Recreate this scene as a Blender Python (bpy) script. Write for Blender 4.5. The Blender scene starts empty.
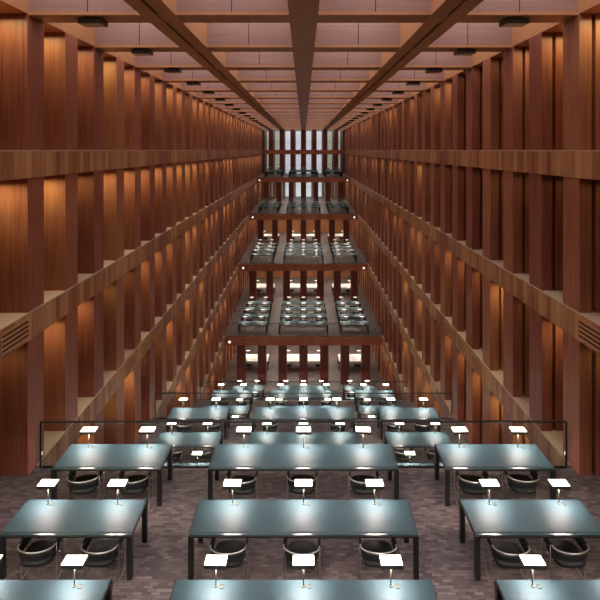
import bpy, math, random
from mathutils import Vector, Matrix
random.seed(7)
S = bpy.context.scene
COL = S.collection
EYE = 18.0                      # eye height over the lowest floor
F = 456.0                       # focal length in pixels of a 600 px frame
HW = 6.1                        # half width of the hall
PITCH = 1.6
ST = 3.6                        # storey height
K0 = 10.4                       # centre of the first visible pillar
CEIL = EYE + 3.02

# ------------------------------------------------------------------ helpers
class MB:
    def __init__(s): s.v = []; s.f = []; s.mi = []
    def box(s, x0, x1, y0, y1, z0, z1, m=0):
        b = len(s.v)
        s.v += [(x, y, z) for z in (z0, z1) for y in (y0, y1) for x in (x0, x1)]
        for q in ((0,2,3,1),(4,5,7,6),(0,1,5,4),(2,6,7,3),(0,4,6,2),(1,3,7,5)):
            s.f.append(tuple(b+i for i in q)); s.mi.append(m)
        return s
    def tube(s, pts, r, n=8, m=0, closed=False):
        pts = [Vector(p) for p in pts]; b = len(s.v); N = len(pts)
        up = Vector((0,0,1)); prev = None
        for i, p in enumerate(pts):
            if closed: t = (pts[(i+1) % N]-pts[i-1]).normalized()
            else: t = (pts[min(i+1,N-1)]-pts[max(i-1,0)]).normalized()
            a = prev if prev is not None else (up if abs(t.z) < .9 else Vector((1,0,0)))
            u = (a - t*a.dot(t))
            u = u.normalized() if u.length > 1e-6 else t.orthogonal().normalized()
            prev = u; w = t.cross(u)
            for j in range(n):
                c = 2*math.pi*j/n
                s.v.append(tuple(p + r*(math.cos(c)*u + math.sin(c)*w)))
        for i in range(N if closed else N-1):
            for j in range(n):
                i2 = (i+1) % N
                s.f.append((b+i*n+j, b+i*n+(j+1)%n, b+i2*n+(j+1)%n, b+i2*n+j)); s.mi.append(m)
        if not closed:
            s.f.append(tuple(b+j for j in reversed(range(n)))); s.mi.append(m)
            s.f.append(tuple(b+(N-1)*n+j for j in range(n))); s.mi.append(m)
        return s
    def grid(s, P, m=0, wrap=False):        # P[i][j] points
        b = len(s.v); R = len(P); C = len(P[0])
        for row in P: s.v += [tuple(p) for p in row]
        for i in range(R-1):
            for j in range(C if wrap else C-1):
                k = (j+1) % C
                s.f.append((b+i*C+j, b+i*C+k, b+(i+1)*C+k, b+(i+1)*C+j)); s.mi.append(m)
        return s
    def build(s, name, mats, parent=None, bevel=0, smooth=False):
        me = bpy.data.meshes.new(name); me.from_pydata(s.v, [], s.f)
        for mt in (mats if isinstance(mats, (list, tuple)) else [mats]): me.materials.append(mt)
        for p, k in zip(me.polygons, s.mi): p.material_index = k; p.use_smooth = smooth
        me.update()
        o = bpy.data.objects.new(name, me); COL.objects.link(o)
        if parent: o.parent = parent
        if bevel:
            mo = o.modifiers.new('edge', 'BEVEL'); mo.width = bevel; mo.segments = 2; mo.limit_method = 'ANGLE'
        return o

def empty(name, loc=(0,0,0), rz=0):
    o = bpy.data.objects.new(name, None); COL.objects.link(o)
    o.empty_display_size = .1; o.location = loc; o.rotation_euler = (0,0,rz); return o
def tag(o, label, cat, group=None):
    o['label'] = label; o['category'] = cat
    if group: o['group'] = group
    return o
def struct(o, label=None):
    o['kind'] = 'structure'
    if label: o['label'] = label
    return o
def copy_tree(o, parent=None):
    c = o.copy(); COL.objects.link(c)
    if parent: c.parent = parent
    for ch in list(o.children): copy_tree(ch, c)
    return c

# ------------------------------------------------------------------ materials
def newmat(name):
    m = bpy.data.materials.new(name); m.use_nodes = True
    nt = m.node_tree; return m, nt, nt.nodes['Principled BSDF']
def N(nt, kind, **kw):
    n = nt.nodes.new(kind)
    for k, v in kw.items(): setattr(n, k, v)
    return n
def mathn(nt, op, a, b=None):
    n = N(nt, 'ShaderNodeMath', operation=op)
    for i, x in enumerate((a, b)):
        if x is None: continue
        if isinstance(x, (int, float)): n.inputs[i].default_value = x
        else: nt.links.new(x, n.inputs[i])
    return n.outputs[0]
def mixc(nt, fac, a, b, mode='MIX'):
    n = N(nt, 'ShaderNodeMix', data_type='RGBA', blend_type=mode)
    for i, x in ((0, fac), (6, a), (7, b)):
        if isinstance(x, (int, float)): n.inputs[i].default_value = x
        elif isinstance(x, tuple): n.inputs[i].default_value = x + (1,)
        else: nt.links.new(x, n.inputs[i])
    return n.outputs[2]
def ramp(nt, fac, stops):
    n = N(nt, 'ShaderNodeValToRGB'); e = n.color_ramp.elements
    while len(e) < len(stops): e.new(.5)
    for k, (p, c) in zip(e, stops): k.position = p; k.color = c + (1,)
    nt.links.new(fac, n.inputs[0]); return n.outputs[0]
def plain(name, col, rough=.5, metal=0, spec=.5):
    m, nt, b = newmat(name)
    b.inputs['Base Color'].default_value = col + (1,); b.inputs['Roughness'].default_value = rough
    b.inputs['Metallic'].default_value = metal; b.inputs['Specular IOR Level'].default_value = spec
    return m
def emit(name, col, strength):
    m, nt, b = newmat(name)
    b.inputs['Base Color'].default_value = (.8,.8,.8,1)
    b.inputs['Emission Color'].default_value = col + (1,); b.inputs['Emission Strength'].default_value = strength
    return m
def wood(name, dark, mid, light, grain=(9,9,.35), rough=.42, plank=None, per_object=.5, seam=None, spec=.35):
    """veneer: stretched grain in object space, tone per object, tone per plank along one axis"""
    m, nt, b = newmat(name); L = nt.links
    tc = N(nt, 'ShaderNodeTexCoord'); mp = N(nt, 'ShaderNodeMapping')
    mp.inputs['Scale'].default_value = grain; L.new(tc.outputs['Object'], mp.inputs[0])
    oi = N(nt, 'ShaderNodeObjectInfo')
    off = N(nt, 'ShaderNodeVectorMath', operation='ADD'); L.new(mp.outputs[0], off.inputs[0])
    cmb = N(nt, 'ShaderNodeCombineXYZ'); L.new(mathn(nt, 'MULTIPLY', oi.outputs['Random'], 37.0), cmb.inputs[0])
    L.new(cmb.outputs[0], off.inputs[1])
    no = N(nt, 'ShaderNodeTexNoise'); no.inputs['Scale'].default_value = 2.2; no.inputs['Detail'].default_value = 5
    L.new(off.outputs[0], no.inputs['Vector'])
    big = N(nt, 'ShaderNodeTexNoise'); big.inputs['Scale'].default_value = .45; L.new(tc.outputs['Object'], big.inputs['Vector'])
    t = mathn(nt, 'ADD', mathn(nt, 'MULTIPLY', no.outputs[0], .55), mathn(nt, 'MULTIPLY', big.outputs[0], .35))
    t = mathn(nt, 'ADD', t, mathn(nt, 'MULTIPLY', mathn(nt, 'SUBTRACT', oi.outputs['Random'], .5), per_object*.5))
    if plank:
        ax, w, amt = plank
        sep = N(nt, 'ShaderNodeSeparateXYZ'); L.new(tc.outputs['Object'], sep.inputs[0])
        fl = mathn(nt, 'FLOOR', mathn(nt, 'DIVIDE', sep.outputs[ax], w))
        wn = N(nt, 'ShaderNodeTexWhiteNoise', noise_dimensions='1D'); L.new(fl, wn.inputs['W'])
        t = mathn(nt, 'ADD', t, mathn(nt, 'MULTIPLY', mathn(nt, 'SUBTRACT', wn.outputs[0], .5), amt))
        fl2 = mathn(nt, 'FLOOR', mathn(nt, 'DIVIDE', sep.outputs[ax], 1.6))
        wn2 = N(nt, 'ShaderNodeTexWhiteNoise', noise_dimensions='1D'); L.new(fl2, wn2.inputs['W'])
        t = mathn(nt, 'ADD', t, mathn(nt, 'MULTIPLY', mathn(nt, 'SUBTRACT', wn2.outputs[0], .5), amt*.8))
    c = ramp(nt, t, [(.2, dark), (.45, mid), (.75, light)])
    if seam:
        ax, period, w = seam
        sep = N(nt, 'ShaderNodeSeparateXYZ'); L.new(tc.outputs['Object'], sep.inputs[0])
        md = mathn(nt, 'ABSOLUTE', mathn(nt, 'SUBTRACT', mathn(nt, 'FLOORED_MODULO' if False else 'PINGPONG', mathn(nt, 'SUBTRACT', sep.outputs[ax], period/2), period/2), 0.0))
        k = mathn(nt, 'LESS_THAN', md, w)
        c = mixc(nt, k, c, (.03,.015,.012))
    L.new(c, b.inputs['Base Color'])
    b.inputs['Roughness'].default_value = rough; b.inputs['Specular IOR Level'].default_value = spec
    return m

M = {}
M['pillar'] = wood('cherry_veneer_pillar', (.17,.044,.033), (.31,.102,.060), (.45,.205,.095), per_object=.4, rough=.36)
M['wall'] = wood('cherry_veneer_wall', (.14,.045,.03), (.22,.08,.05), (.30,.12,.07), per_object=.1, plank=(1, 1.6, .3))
M['band'] = wood('cherry_veneer_band', (.23,.068,.035), (.39,.170,.075), (.56,.305,.145), plank=(1, .2, .4), per_object=.05, rough=.38)
M['sill'] = wood('pale_sill_wood', (.42,.28,.19), (.52,.37,.26), (.60,.45,.33), grain=(6,.6,6), per_object=.1)
M['beam'] = wood('cherry_beam_lightened', (.40,.175,.075), (.50,.235,.105), (.60,.31,.15), grain=(9,.3,9), per_object=.1)  # wood colour lightened to stand in for missing light from below
M['cross'] = wood('cherry_coffer_panel', (.26,.140,.112), (.34,.195,.16), (.42,.255,.215), grain=(.3,6,8), per_object=.2, seam=(0, 3.2, .012))
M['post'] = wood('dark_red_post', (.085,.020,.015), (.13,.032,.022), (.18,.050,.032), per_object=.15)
M['fascia'] = wood('red_fascia', (.28,.080,.046), (.38,.125,.068), (.48,.18,.10), grain=(.5,6,9), plank=(0, .4, .14), per_object=.05)
M['slot'] = plain('dark_slot', (.012,.010,.010), .7)
M['black'] = plain('black_lacquer', (.010,.011,.012), .35)
M['leather'] = plain('black_leather', (.006,.008,.0075), .55, 0, .3)
M['chrome'] = plain('brushed_steel', (.42,.42,.41), .34, 1)
M['housing'] = plain('grey_lamp_housing', (.075,.075,.055), .4)
M['frame'] = plain('dark_rail_steel', (.012,.013,.014), .4, .0)
M['lamp_top'] = emit('opal_lamp_top', (1,.88,.70), 5.5)
M['lamp_under'] = emit('lamp_tube_panel', (1,.81,.73), 165)
M['lamp_top_dim'] = emit('opal_lamp_top_dimmed', (1,.95,.85), 1.0)
M['lamp_under_dim'] = emit('lamp_tube_panel_dimmed', (1,.72,.60), 70)
M['lamp_top_off'] = plain('opal_lamp_top_unlit', (.45,.45,.42), .4)
M['skylight'] = emit('overcast_skylight', (.97,.97,1.03), 2.7)
M['window'] = emit('daylight_window_pane', (.84,.92,1.0), .5)
M['window_garden'] = emit('window_pane_facing_trees', (.95,1.0,.78), .20)
M['roomlight'] = emit('ceiling_light_panel', (1,.88,.70), 6.5)
M['white_glass'] = emit('white_opal_glass', (1,.97,.9), 1.1)
M['flood_glass'] = plain('floodlight_glass', (.62,.58,.36), .3)
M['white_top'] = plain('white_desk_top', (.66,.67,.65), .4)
M['plaster'] = plain('grey_soffit', (.35,.33,.31), .8)
# teal linoleum desk top
def desk_mat():
    m, nt, b = newmat('teal_linoleum'); L = nt.links
    tc = N(nt, 'ShaderNodeTexCoord'); no = N(nt, 'ShaderNodeTexNoise')
    no.inputs['Scale'].default_value = 30; no.inputs['Detail'].default_value = 4; L.new(tc.outputs['Object'], no.inputs['Vector'])
    L.new(ramp(nt, no.outputs[0], [(.3, (.037,.073,.090)), (.7, (.044,.084,.102))]), b.inputs['Base Color'])
    b.inputs['Roughness'].default_value = .55; b.inputs['Specular IOR Level'].default_value = .28
    return m
M['desk'] = desk_mat(); M['lip'] = plain('polished_teal_glint_edge', (.03,.06,.07), .22)
def floor_mat():
    m, nt, b = newmat('wood_block_floor'); L = nt.links
    tc = N(nt, 'ShaderNodeTexCoord'); br = N(nt, 'ShaderNodeTexBrick')
    L.new(tc.outputs['Object'], br.inputs['Vector'])
    br.inputs['Scale'].default_value = 1.0; br.inputs['Brick Width'].default_value = .15; br.inputs['Row Height'].default_value = .055
    br.inputs['Mortar Size'].default_value = .004; br.inputs['Bias'].default_value = 0
    br.inputs['Color1'].default_value = (0,0,0,1); br.inputs['Color2'].default_value = (1,1,1,1); br.inputs['Mortar'].default_value = (.15,.15,.15,1)
    no = N(nt, 'ShaderNodeTexNoise'); no.inputs['Scale'].default_value = 1.1; no.inputs['Detail'].default_value = 3; L.new(tc.outputs['Object'], no.inputs['Vector'])
    f = mathn(nt, 'ADD', mathn(nt, 'MULTIPLY', br.outputs['Color'], .62), mathn(nt, 'MULTIPLY', no.outputs[0], .36))
    L.new(ramp(nt, f, [(.05, (.046,.036,.038)), (.4, (.110,.085,.087)), (.7, (.175,.142,.142)), (1, (.31,.26,.26))]), b.inputs['Base Color'])
    b.inputs['Roughness'].default_value = .42; b.inputs['Specular IOR Level'].default_value = .4
    return m
M['floor'] = floor_mat()
def glass_mat():
    m = bpy.data.materials.new('rail_glass'); m.use_nodes = True; nt = m.node_tree; nt.nodes.clear(); L = nt.links
    out = N(nt, 'ShaderNodeOutputMaterial'); mx = N(nt, 'ShaderNodeMixShader'); tr = N(nt, 'ShaderNodeBsdfTransparent'); gl = N(nt, 'ShaderNodeBsdfGlossy')
    tr.inputs[0].default_value = (.93,.95,.94,1); gl.inputs['Roughness'].default_value = .02
    fr = N(nt, 'ShaderNodeFresnel'); fr.inputs[0].default_value = 1.3
    L.new(fr.outputs[0], mx.inputs[0]); L.new(tr.outputs[0], mx.inputs[1]); L.new(gl.outputs[0], mx.inputs[2]); L.new(mx.outputs[0], out.inputs[0])
    return m
M['glass'] = glass_mat()

# ------------------------------------------------------------------ the hall
Y0, Y1 = -4.0, 67.3             # hall from behind the camera to the end colonnade
YE = 70.2                       # glazed end wall
LEVELS = [EYE - ST*i for i in range(6)]      # 18, 14.4, 10.8, 7.2, 3.6, 0
ordinal = ['first','second','third','fourth','fifth','sixth','seventh','eighth','ninth','tenth','eleventh','twelfth','thirteenth',
 'fourteenth','fifteenth','sixteenth','seventeenth','eighteenth','nineteenth','twentieth']
def nth(i):
    if i < 20: return ordinal[i]
    t = {2:'twenty',3:'thirty',4:'forty'}[(i+1)//10]; r = (i+1) % 10
    return t+'-'+ordinal[r-1] if r else {20:'twentieth',30:'thirtieth',40:'fortieth'}[i+1]
PK = list(range(-9, 36))
for sx, side in ((-1,'left'), (1,'right')):
    def sb(mb, a, b, *r): return mb.box(min(sx*a,sx*b), max(sx*a,sx*b), *r)
    w = MB(); sb(w, 7.3, 7.55, Y0, YE+.2, -.6, CEIL+1.7)
    struct(w.build('wall_'+side, M['wall']), 'dark wooden back of the niches along the %s side' % side)
    n = 0
    for k in PK:
        yc = K0 + PITCH*k; p = MB()
        if side == 'left':
            sb(p, HW, 7.3, yc-.32, yc+.32, -.3, CEIL)
        else:
            sb(p, HW, 6.37, yc-.32, yc+.32, -.3, CEIL); sb(p, 6.37, 6.46, yc-.17, yc+.17, -.3, CEIL); sb(p, 6.46, 7.3, yc-.32, yc+.32, -.3, CEIL)
        lab = None
        if k >= -1: lab = 'tall cherry wood wall pillar, %s along the %s wall' % (nth(k+1), side)
        struct(p.build('pillar', M['pillar']), lab)
    for i, z in enumerate(LEVELS):
        b = MB(); sb(b, HW-.02, 7.3, Y0, Y1, z-.62, z-.03)
        struct(b.build('trim_%d' % (i+1 + (0 if sx < 0 else 6)), M['band']), 'wooden ledge band of the %s wall, %s from the ceiling' % (side, ordinal[i]))
        b = MB(); sb(b, HW-.02, 7.3, Y0, Y1, z-.03, z)
        struct(b.build('window_sill', M['sill']), 'pale sill on the %s wall ledge, %s from the ceiling' % (side, ordinal[i]))
    b = MB(); sb(b, HW, 7.4, Y0, YE, CEIL, CEIL+1.7)
    struct(b.build('trim_%d' % (13 if sx < 0 else 14), M['beam']), 'wooden edge beam where the ceiling meets the %s wall' % side)

# ceiling: coffered beams under a skylight
s = MB(); s.box(-7.4, 7.4, Y0, YE+.2, CEIL+1.5, CEIL+1.6); struct(s.build('ceiling', M['skylight']), 'bright skylight above the coffered ceiling beams')
j = 0
for i in range(-5, 19):
    yc = 10.44 + 3.2*i
    if yc < Y0 or yc > YE: continue
    b = MB(); b.box(-HW, HW, yc-.31, yc+.31, CEIL+.05, CEIL+1.45); b.box(-HW, HW, yc-.315, yc+.315, CEIL-.02, CEIL+.05, 1)  # underside strip takes the lightened wood, as if lit from below
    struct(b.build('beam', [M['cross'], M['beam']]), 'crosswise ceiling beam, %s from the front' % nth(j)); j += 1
b = MB(); b.box(-.32, .32, Y0, YE, CEIL-.05, CEIL+1.45); struct(b.build('beam', M['beam']), 'broad ceiling beam along the middle of the hall')
for sx, side in ((-1,'left'),(1,'right')):
    b = MB()
    for a, c in ((2.82,3.155),(3.245,3.58)): b.box(min(sx*a,sx*c), max(sx*a,sx*c), Y0, YE, CEIL-.05, CEIL+1.45)
    b.box(sx*3.2-.045, sx*3.2+.045, Y0, YE, CEIL+.05, CEIL+1.45, 1)
    struct(b.build('beam', [M['beam'], M['slot']]), 'slotted twin ceiling beam on the %s side' % side)
w = MB(); w.box(-7.5, 7.5, Y0-.25, Y0, -.6, CEIL+1.7); struct(w.build('wall_back', M['wall']), 'wooden wall behind the viewer')

# near terraces, stepping down
NEAR = [(Y0, 10.4, 10.8), (10.4, 18.4, 7.2), (18.4, 26.4, 3.6)]
for i, (a, b_, z) in enumerate(NEAR):
    f = MB(); f.box(-7.28, 7.28, a, b_, z-.55, z+.004)
    struct(f.build('floor', M['floor']), 'block floor of the %s terrace' % ('near', 'second', 'third')[i])
    if i < 2:
        f = MB(); f.box(-HW+.03, HW-.03, b_-.25, b_-.02, z-ST+.01, z-.55); struct(f.build('wall_%s' % ('front','step')[i], M['wall']), 'riser wall under the edge of the %s terrace' % ('near','second')[i])
f = MB(); f.box(-7.28, 7.28, 26.15, YE, -.55, .004); struct(f.build('floor', M['floor']), 'block floor at the bottom of the hall')
f = MB(); f.box(-HW+.03, HW-.03, 26.15, 26.38, .01, 3.05); struct(f.build('wall_pit', M['wall']), 'riser wall under the third terrace')

# far terraces, stepping up
FAR = [(35.0, 3.6), (43.0, 7.2), (51.0, 10.8), (59.0, 14.4), (67.0, 18.0)]
FNAME = ['lowest', 'second', 'third', 'top']
for i, (y, z) in enumerate(FAR):
    back = YE if i < 4 else YE
    nm = (['lowest','second','third','fourth','highest'][i])
    fb = MB(); fb.box(-HW+.015, HW-.015, y, y+.3, z-.6, z+.02)
    struct(fb.build('beam', M['fascia']), 'red wooden front beam of the %s far balcony' % nm)
    if i < 4:
        f = MB(); f.box(-7.28, 7.28, y+.3, YE, z-.3, z+.004); struct(f.build('floor', M['floor']), 'block floor of the %s far balcony' % nm)
        f = MB(); f.box(-HW+.03, HW-.03, y+.3, YE, z-.55, z-.3); struct(f.build('ceiling', M['plaster']), 'grey soffit under the %s far balcony' % nm)
    for kx in range(-3, 4):         # the colonnade under this beam
        p = MB(); p.box(kx*1.6-.32, kx*1.6+.32, y+.02, y+.72, z-ST, z-.6)
        struct(p.build('pillar', M['post']), 'dark red post under %s far beam, %s of seven from left' % (nm, ordinal[kx+3]))
for kx in range(-3, 4):             # top storey posts, up to the ceiling
    p = MB(); p.box(kx*1.6-.32, kx*1.6+.32, 67.02, 67.72, 18.02, CEIL)
    struct(p.build('pillar', M['post']), 'dark red post under the ceiling at the far end, %s of seven from left' % ordinal[kx+3])
# back rooms under the balconies: back wall and warm light from unseen soffit panels
for i in range(4):
    y, z = FAR[i]
    yb = y + 8.6
    if i < 3:
        w = MB(); w.box(-7.25, 7.25, yb, yb+.2, z-ST, z-.55)
        struct(w.build('wall_room', M['band']), 'wooden wall of the room under the %s far balcony' % FNAME[i])
    r = MB()
    for a in range(-3, 3):
        r.box(a*1.6+.5, a*1.6+1.1, y+2.0, y+6.8, z-.60, z-.552)
    struct(r.build('ceiling_panel', M['roomlight']), 'light panels in the soffit under the %s far balcony' % FNAME[i])
# glazed end wall
e = MB(); e.box(-7.5, 7.5, YE, YE+.2, -.6, 10.8); e.box(-7.5,-6.0,YE,YE+.2,10.8,CEIL+1.7); e.box(6.0,7.5,YE,YE+.2,10.8,CEIL+1.7)
struct(e.build('wall_front', M['wall']), 'end wall of the hall')
n = 0
for zl, h in ((10.85, 3.3), (14.42, 3.0), (18.0, 3.0)):
    for kx in range(-4, 4):
        xa = kx*1.6+.06 if kx > -4 else -6.0; xb = kx*1.6+1.54 if kx < 3 else 6.0
        if zl < 12 and kx in (-3,-4,2,3): 
            n += 1
            w = MB(); w.box(xa, xb, YE-.2, YE, zl, zl+h); struct(w.build('wall_panel', M['band']), None); continue
        n += 1
        w = MB(); w.box(xa+.12, xb-.12, YE-.02, YE, zl, zl+h); o = struct(w.build('window_%d' % n, M['window'] if -3 < kx < 2 else M['window_garden']))
        fr = MB(); 
        fr.box(xa-.04, xa+.36, YE-.12, YE-.02, zl, zl+h); fr.box(xb-.36, xb+.04, YE-.12, YE-.02, zl, zl+h)
        fr.box(xa, xb, YE-.1, YE-.02, zl+h*.45-.02, zl+h*.45+.02); fr.box(xa, xb, YE-.1, YE-.02, zl+h-.1, zl+h)
        fr.build('window_frame', M['plaster'], o)

# ------------------------------------------------------------------ furniture prototypes
def make_desk(w, d=.81, top='desk', lip='lip'):
    r = empty('reading_desk')
    MB().box(-w/2, w/2, 0, d, .708, .735).build('tabletop', M['black'], r, .004)
    x = w/2-.018
    MB().box(-x, x, .085, d-.018, .735, .746).build('writing_surface', M[top], r)
    lip_ = MB()          # shallow groove added along the front edge, shaped to catch the lamp glint
    ys = [.016, .024, .032, .040, .048, .056, .066, .076, .085]; zs = [.7460, .7446, .7434, .7424, .7416, .7411, .7418, .7436, .746]
    lip_.grid([[(-x, .016, .734), (x, .016, .734)]] + [[(-x, y, z), (x, y, z)] for y, z in zip(ys, zs)])
    lip_.build('glint_groove', M[lip], r, 0, True)
    for sx in (-1, 1):
        for y in (.0, d-.085):
            x = sx*(w/2-.0425)
            MB().box(x-.0425, x+.0425, y, y+.085, 0, .708).build('leg', M['black'], r, .003)
    return r
def make_lamp(detail=True, state=''):
    r = empty('desk_lamp')
    h = MB(); a, b, z0, z1 = .162, .088, .318, .376
    h.box(-a, a, -b, b, z0, z1); h.build('lamp_head', M['housing'], r, .004)
    MB().box(-a+.006, a-.006, -b+.006, b-.006, z1, z1+.006).build('diffuser', M['lamp_top'+state], r)
    MB().box(-a+.03, a-.03, -b+.03, b-.03, z0-.003, z0).build('light_panel', M['lamp_under'+state] if state != '_off' else M['lamp_top_off'], r)
    MB().tube([(0,0,.008),(0,0,.318)], .011, 10).build('pole', M['housing'], r, 0, True)
    if detail:
        MB().tube([(0,0,0),(0,0,.010)], .034, 20).build('base', M['housing'], r)
        q = MB()
        for c in ((.062,.068,-.045,.015),(.112,.118,-.045,.015),(.062,.118,-.045,-.039),(.062,.118,.009,.015)): q.box(c[0],c[1],c[2],c[3],0,.006)
        q.box(.068,.112,-.039,.009,0,.003,1)
        q.build('power_socket', [M['black'], M['housing']], r)
    return r
def arc_pts(rx, ry, yc, z, n=22, ext=.2):
    P = [(-rx, ext, z)]
    for i in range(n+1):
        a = math.pi + math.pi*i/n
        P.append((rx*math.cos(a), yc + ry*math.sin(a), z))
    P.append((rx, ext, z)); return P
def chair_meshes():
    # origin at the chair's middle on the floor; the back faces -Y
    seat = MB()
    P = []
    for z, sc in ((.395,.94),(.405,1),(.445,1.0),(.462,.95)):
        row = []
        for i in range(28):
            a = 2*math.pi*i/28; c, s_ = math.cos(a), math.sin(a)
            q = 4.0
            rr = (abs(c)**q + abs(s_)**q)**(-1/q)
            row.append((.258*rr*c*sc, .235*rr*s_*sc + .02, z))
        P.append(row)
    seat.grid(P, wrap=True); b = len(seat.v)
    seat.f.append(tuple(range(b-28, b))); seat.mi.append(0); seat.f.append(tuple(reversed(range(0, 28)))); seat.mi.append(0)
    back = MB(); P = []
    for (off, z) in ((0,.515),(.006,.58),(.010,.652),(-.010,.652),(-.014,.58),(-.020,.515),(0,.515)):
        row = [(-(.280+off), .21, z), (-(.280+off), .06, z)]
        for i in range(21):
            a = math.pi + math.pi*i/20
            row.append(((.280+off)*math.cos(a), -.095 + (.140+off)*math.sin(a), z))
        row += [((.280+off), .06, z), ((.280+off), .21, z)]
        P.append(row)
    back.grid(P)
    rail = MB().tube([(-.295,-.06,.662)]+[(.295*math.cos(math.pi+math.pi*i/24), -.10+.15*math.sin(math.pi+math.pi*i/24), .662) for i in range(25)]+[(.295,-.06,.662)], .010, 8)
    arms = [MB().tube([(sx*.295,-.075,.664),(sx*.295,.05,.664),(sx*.295,.235,.664)], .017, 8) for sx in (-1,1)]
    legs = []
    for sx in (-1, 1):
        x = sx*.295
        legs.append(MB().tube([(x,-.03,.66),(x,-.03,.30),(x,-.03,.06),(x,-.045,.025),(x,-.08,.012),(x,-.25,.012),(x,-.30,.012)], .008, 8)
                        .tube([(x,.22,.66),(x,.22,.3),(x,.22,.06),(x,.205,.025),(x,.17,.012),(x,-.08,.012)], .008, 8))
    under = MB().tube([(-.295,.1,.385),(.295,.1,.385)], .008, 8).tube([(-.295,-.03,.385),(.295,-.03,.385)], .008, 8)
    return seat, back, rail, legs, under, arms
def make_chair(detail=True):
    seat, back, rail, legs, under, arms = chair_meshes()
    if detail:
        r = empty('armchair')
        seat.build('seat', M['leather'], r, 0, True); back.build('backrest', M['leather'], r, 0, True)
        rail.build('back_rail', M['chrome'], r, 0, True)
        for a in arms: a.build('armrest', M['leather'], r, 0, True)
        for l in legs: l.build('leg', M['chrome'], r, 0, True)
        under.build('seat_support', M['chrome'], r, 0, True)
        return r
    a = MB()
    for mb, mi in ((seat,0),(back,0),(rail,1),(legs[0],1),(legs[1],1),(under,1),(arms[0],0),(arms[1],0)):
        k = len(a.v); a.v += mb.v; a.f += [tuple(i+k for i in f) for f in mb.f]; a.mi += [mi]*len(mb.f)
    return a.build('armchair', [M['leather'], M['chrome']], None, 0, True)

PROTO = {}
used = set()
def put(key, maker, loc, rz, label, cat, group):
    if key not in PROTO: PROTO[key] = maker(); o = PROTO[key]
    else: o = copy_tree(PROTO[key])
    o.location = loc; o.rotation_euler = (0,0,rz)
    assert label not in used, label
    used.add(label)
    assert 4 <= len(label.split()) <= 16, label
    return tag(o, label, cat, group)

def desk_row(yf, z, where, chairs=True, detail=True, groupname='', room=False, state=''):
    z += .004
    for cx, w, side in ((0, 3.86, 'long middle'), (-3.99, 2.23, 'left'), (3.99, 2.23, 'right')):
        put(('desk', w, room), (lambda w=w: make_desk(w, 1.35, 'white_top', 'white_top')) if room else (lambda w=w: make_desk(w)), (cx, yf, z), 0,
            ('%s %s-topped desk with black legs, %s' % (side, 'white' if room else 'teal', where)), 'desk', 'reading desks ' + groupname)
        if side == 'long middle': spots = [(-1.295,'left'),(0,'centre'),(1.295,'right')]
        else:
            sg = -1 if side == 'left' else 1
            spots = [(sg*-.60,'aisle'),(sg*.67,'wall')]
        for dx, e in spots:
            sp = 'at the %s of the middle desk' % e if side == 'long middle' else 'at the %s end of the %s desk' % (e, side)
            sp2 = sp
            if side == 'long middle' and e != 'centre': sp2 = 'at the %s of the middle desk' % e
            if True:
                put(('lamp', detail, state), lambda: make_lamp(detail, state), (cx+dx, yf+(1.15 if room else .70), z+.746), random.uniform(-.03,.03),
                '%s desk lamp %s, %s' % ('unlit' if state == '_off' else 'white', sp2.replace('the middle','middle').replace('the left','left').replace('the right desk','right desk'), where), 'lamp', 'desk lamps ' + groupname)
            if chairs:
                cdx = dx*.965 if side == 'long middle' else (dx - (0 if e == 'aisle' else sg*.24) )
                rz = random.uniform(-.07,.07)
                put(('chair', detail), lambda: make_chair(detail), (cx+cdx+random.uniform(-.03,.03), yf-.27+.275+random.uniform(-.02,.02), z), rz,
                'black armchair %s, %s' % (sp2.replace('the middle','middle').replace('the left','left').replace('the right desk','right desk'), where), 'chair', 'armchairs ' + groupname)

T0, T1, T2 = 10.8, 7.2, 3.6
for yf, w in ((9.21,'railing row'), (7.62,'second row'), (6.05,'front row')):
    desk_row(yf, T0, w + ' of near terrace', chairs=(yf > 6.5), groupname='on the near terrace')
for yf, w in ((17.0,'railing row'), (15.45,'second row'), (13.85,'front row')):
    desk_row(yf, T1, w + ' of second terrace', chairs=(yf > 14), groupname='on the second terrace')
for yf, w in ((25.1,'railing row'), (23.55,'second row'), (22.0,'front row')):
    desk_row(yf, T2, w + ' of third terrace', chairs=(yf > 23), detail=False, groupname='on the third terrace')
for yf, w in ((32.6,'back row'), (31.0,'front row')):
    desk_row(yf, 0, w + ' of bottom floor', chairs=(yf > 32), detail=False, groupname='on the bottom floor')
for i in range(4):
    y, z = FAR[i]
    for k, w in enumerate(('front row','second row','third row','back row')):
        desk_row(y+.62+1.6*k, z, '%s of %s balcony' % (w, FNAME[i]), chairs=k > 0, detail=False, state='_dim' if i < 2 else '_off', groupname='on the far balconies')
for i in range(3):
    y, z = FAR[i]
    desk_row(y+2.2, z-ST, 'room under %s balcony' % FNAME[i], chairs=True, room=True, state='_dim', detail=False, groupname='in the rooms under the balconies')

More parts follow.
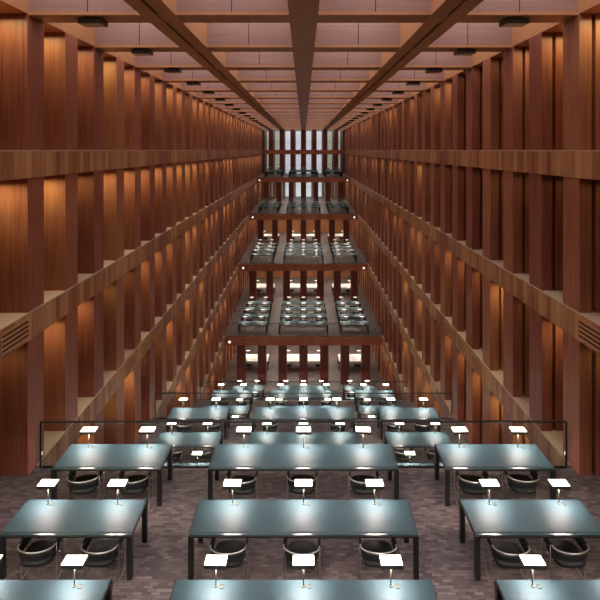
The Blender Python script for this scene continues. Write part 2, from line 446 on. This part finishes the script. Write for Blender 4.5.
# ------------------------------------------------------------------ railings
def railing(y, z, half, label, far=False):
    r = empty('glass_railing', (0, y, z+.004))
    t = .024
    MB().box(-half, half, -.02, .02, 1.03, 1.03+t).build('top_rail', M['frame'], r)
    for sx in (-1, 1): MB().box(sx*half-.016, sx*half+.016, -.02, .02, 0, 1.03).build('post', M['frame'], r)
    MB().box(-half+.03, half-.03, -.02, .02, 0, .03).build('bottom_rail', M['frame'], r)
    for a, b in ((-half+.03, -1.95), (-1.94, 1.94), (1.95, half-.03)):
        MB().box(a, b, -.006, .006, .03, 1.03).build('glass_pane', M['glass'], r)
    tag(r, label, 'railing', 'glass railings')
railing(10.33, T0, 5.95, 'black framed glass railing at the edge of the near terrace')
railing(18.3, T1, 5.95, 'black framed glass railing at the edge of the second terrace')
railing(26.3, T2, 5.95, 'black framed glass railing at the edge of the third terrace')
for i in range(4):
    y, z = FAR[i]
    railing(y+.12, z+.02, 5.95, 'thin glass railing on the %s far balcony' % FNAME[i], True)

# ------------------------------------------------------------------ ceiling floodlights
def make_flood():
    r = empty('ceiling_floodlight')
    MB().box(-.275, .275, -.18, .18, -.14, -.03).build('housing', M['black'], r, .01)
    MB().box(-.24, .24, -.15, .15, -.148, -.14).build('glass_cover', M['flood_glass'], r)
    MB().box(-.12, .12, -.08, .08, -.03, .0).build('bracket', M['black'], r)
    return r
for sx, side in ((-1,'left'),(1,'right')):
    for j in range(0, 18):
        put('flood', make_flood, (sx*4.82, 10.44+3.2*j, CEIL-.02), 0, 'black box floodlight under the ceiling, %s from the front on the %s' % (nth(j), side), 'light', 'ceiling floodlights')

# ------------------------------------------------------------------ vents in the ledges
def make_vent():
    r = empty('vent_grille')
    f = MB(); W, H = .44, .40
    f.box(-W, W, 0, .012, -H/2, H/2, 1)
    f.build('backing', [M['slot'], M['slot']], r)
    for a in (-W-.04, W): MB().box(a, a+.04, -.014, .012, -H/2, H/2).build('frame', M['beam'], r)
    for i in range(5):
        z = -H/2 + H*i/4
        MB().box(-W, W, -.014, .004, z-.024, z+.024).build('slat', M['beam'], r)
    return r
VENTS = [(1, 0), (2, 4), (2, 5), (2, 6), (3, 8)]
vn = {1:'at the second ledge', 2:'on the third ledge', 3:'on the fourth ledge'}
for sx, side in ((-1,'left'),(1,'right')):
    for lv, k in VENTS:
        which = {4:'first of three ',5:'second of three ',6:'third of three '}.get(k,'')
        put('vent', make_vent, (sx*(HW-.0325), K0+PITCH*(k-.5), LEVELS[lv]-.325), -sx*math.pi/2,
            'slatted wooden air vent %s, %son the %s wall' % (vn[lv], which, side), 'vent', 'air vents in the ledges')

# small white lights on the balcony beams
def make_wl():
    r = empty('wall_light')
    MB().tube([(0,0,0),(0,-.03,0)], .12, 20).build('mount', M['housing'], r)
    MB().tube([(0,-.03,0),(0,-.055,0)], .10, 20).build('lens', M['white_glass'], r)
    return r
for i in range(4):
    y, z = FAR[i]
    for sx, side in ((-1,'left'),(1,'right')):
        if i == 0 and sx > 0: continue
        put('wl', make_wl, (sx*5.68, y, z-.32), 0, 'small round white light at the %s end of the %s balcony beam' % (side, FNAME[i]), 'light', 'lights on the balcony beams')

# ------------------------------------------------------------------ lights in the niches (downlights over every sill)
rng = random.Random(3)
ld = {}
def niche_light(power):
    key = round(power, 1)
    if key not in ld:
        l = bpy.data.lights.new('niche_downlight', 'AREA'); l.shape = 'RECTANGLE'; l.size = .8; l.size_y = .16
        l.energy = power*.44; l.color = (1, .93, .45); l.spread = math.radians(155); ld[key] = l
    return ld[key]
tops = [CEIL] + [z-.63 for z in LEVELS[:5]]
def power(side, lv, k):
    r = rng.random()
    if side == 'left':
        if lv <= 1: return 34 if r < .9 else 14
        if lv == 2 and k in range(8): return (7,24,26,8,8,28,24,20)[k]
        return (30 if r < .55 else 8)
    if lv == 0: return {0:36,1:36,2:24,3:6,4:4,5:4,6:26,7:24,8:5,9:5}.get(k, 26 if r < .35 else 5)
    if lv == 1: return 3 if k < 9 else (22 if r < .5 else 4)
    if lv == 2 and k in range(9): return (5,20,4,28,14,20,22,14,8)[k]
    return (24 if r < .45 else 5) if k > 1 else 10
for sx, side in ((-1,'left'),(1,'right')):
    for lv, zt in enumerate(tops):
        for k in range(-1, 36):
            p = power(side, lv, k)
            if lv >= 3 and K0+PITCH*k < 9.5: continue
            o = bpy.data.objects.new('niche_downlight', niche_light(p)); COL.objects.link(o)
            o.location = (sx*6.62, K0+PITCH*k-.32-.42, zt-.02)

# ------------------------------------------------------------------ camera, world
cam = bpy.data.cameras.new('camera'); co = bpy.data.objects.new('camera', cam); COL.objects.link(co)
co.location = (0, 0, EYE); co.rotation_euler = (math.pi/2, 0, 0)
cam.sensor_width = 36; cam.lens = 36*F/600; cam.shift_x = -3.5/600; cam.shift_y = -150/600; cam.clip_start = .05; cam.clip_end = 300
S.camera = co
W = bpy.data.worlds.new('world'); S.world = W; W.use_nodes = True
W.node_tree.nodes['Background'].inputs[0].default_value = (.5,.55,.6,1); W.node_tree.nodes['Background'].inputs[1].default_value = .3
S.view_settings.view_transform = 'Standard'; S.view_settings.look = 'None'; S.view_settings.gamma = 1; S.view_settings.exposure = 0
S.view_settings.use_curve_mapping = False
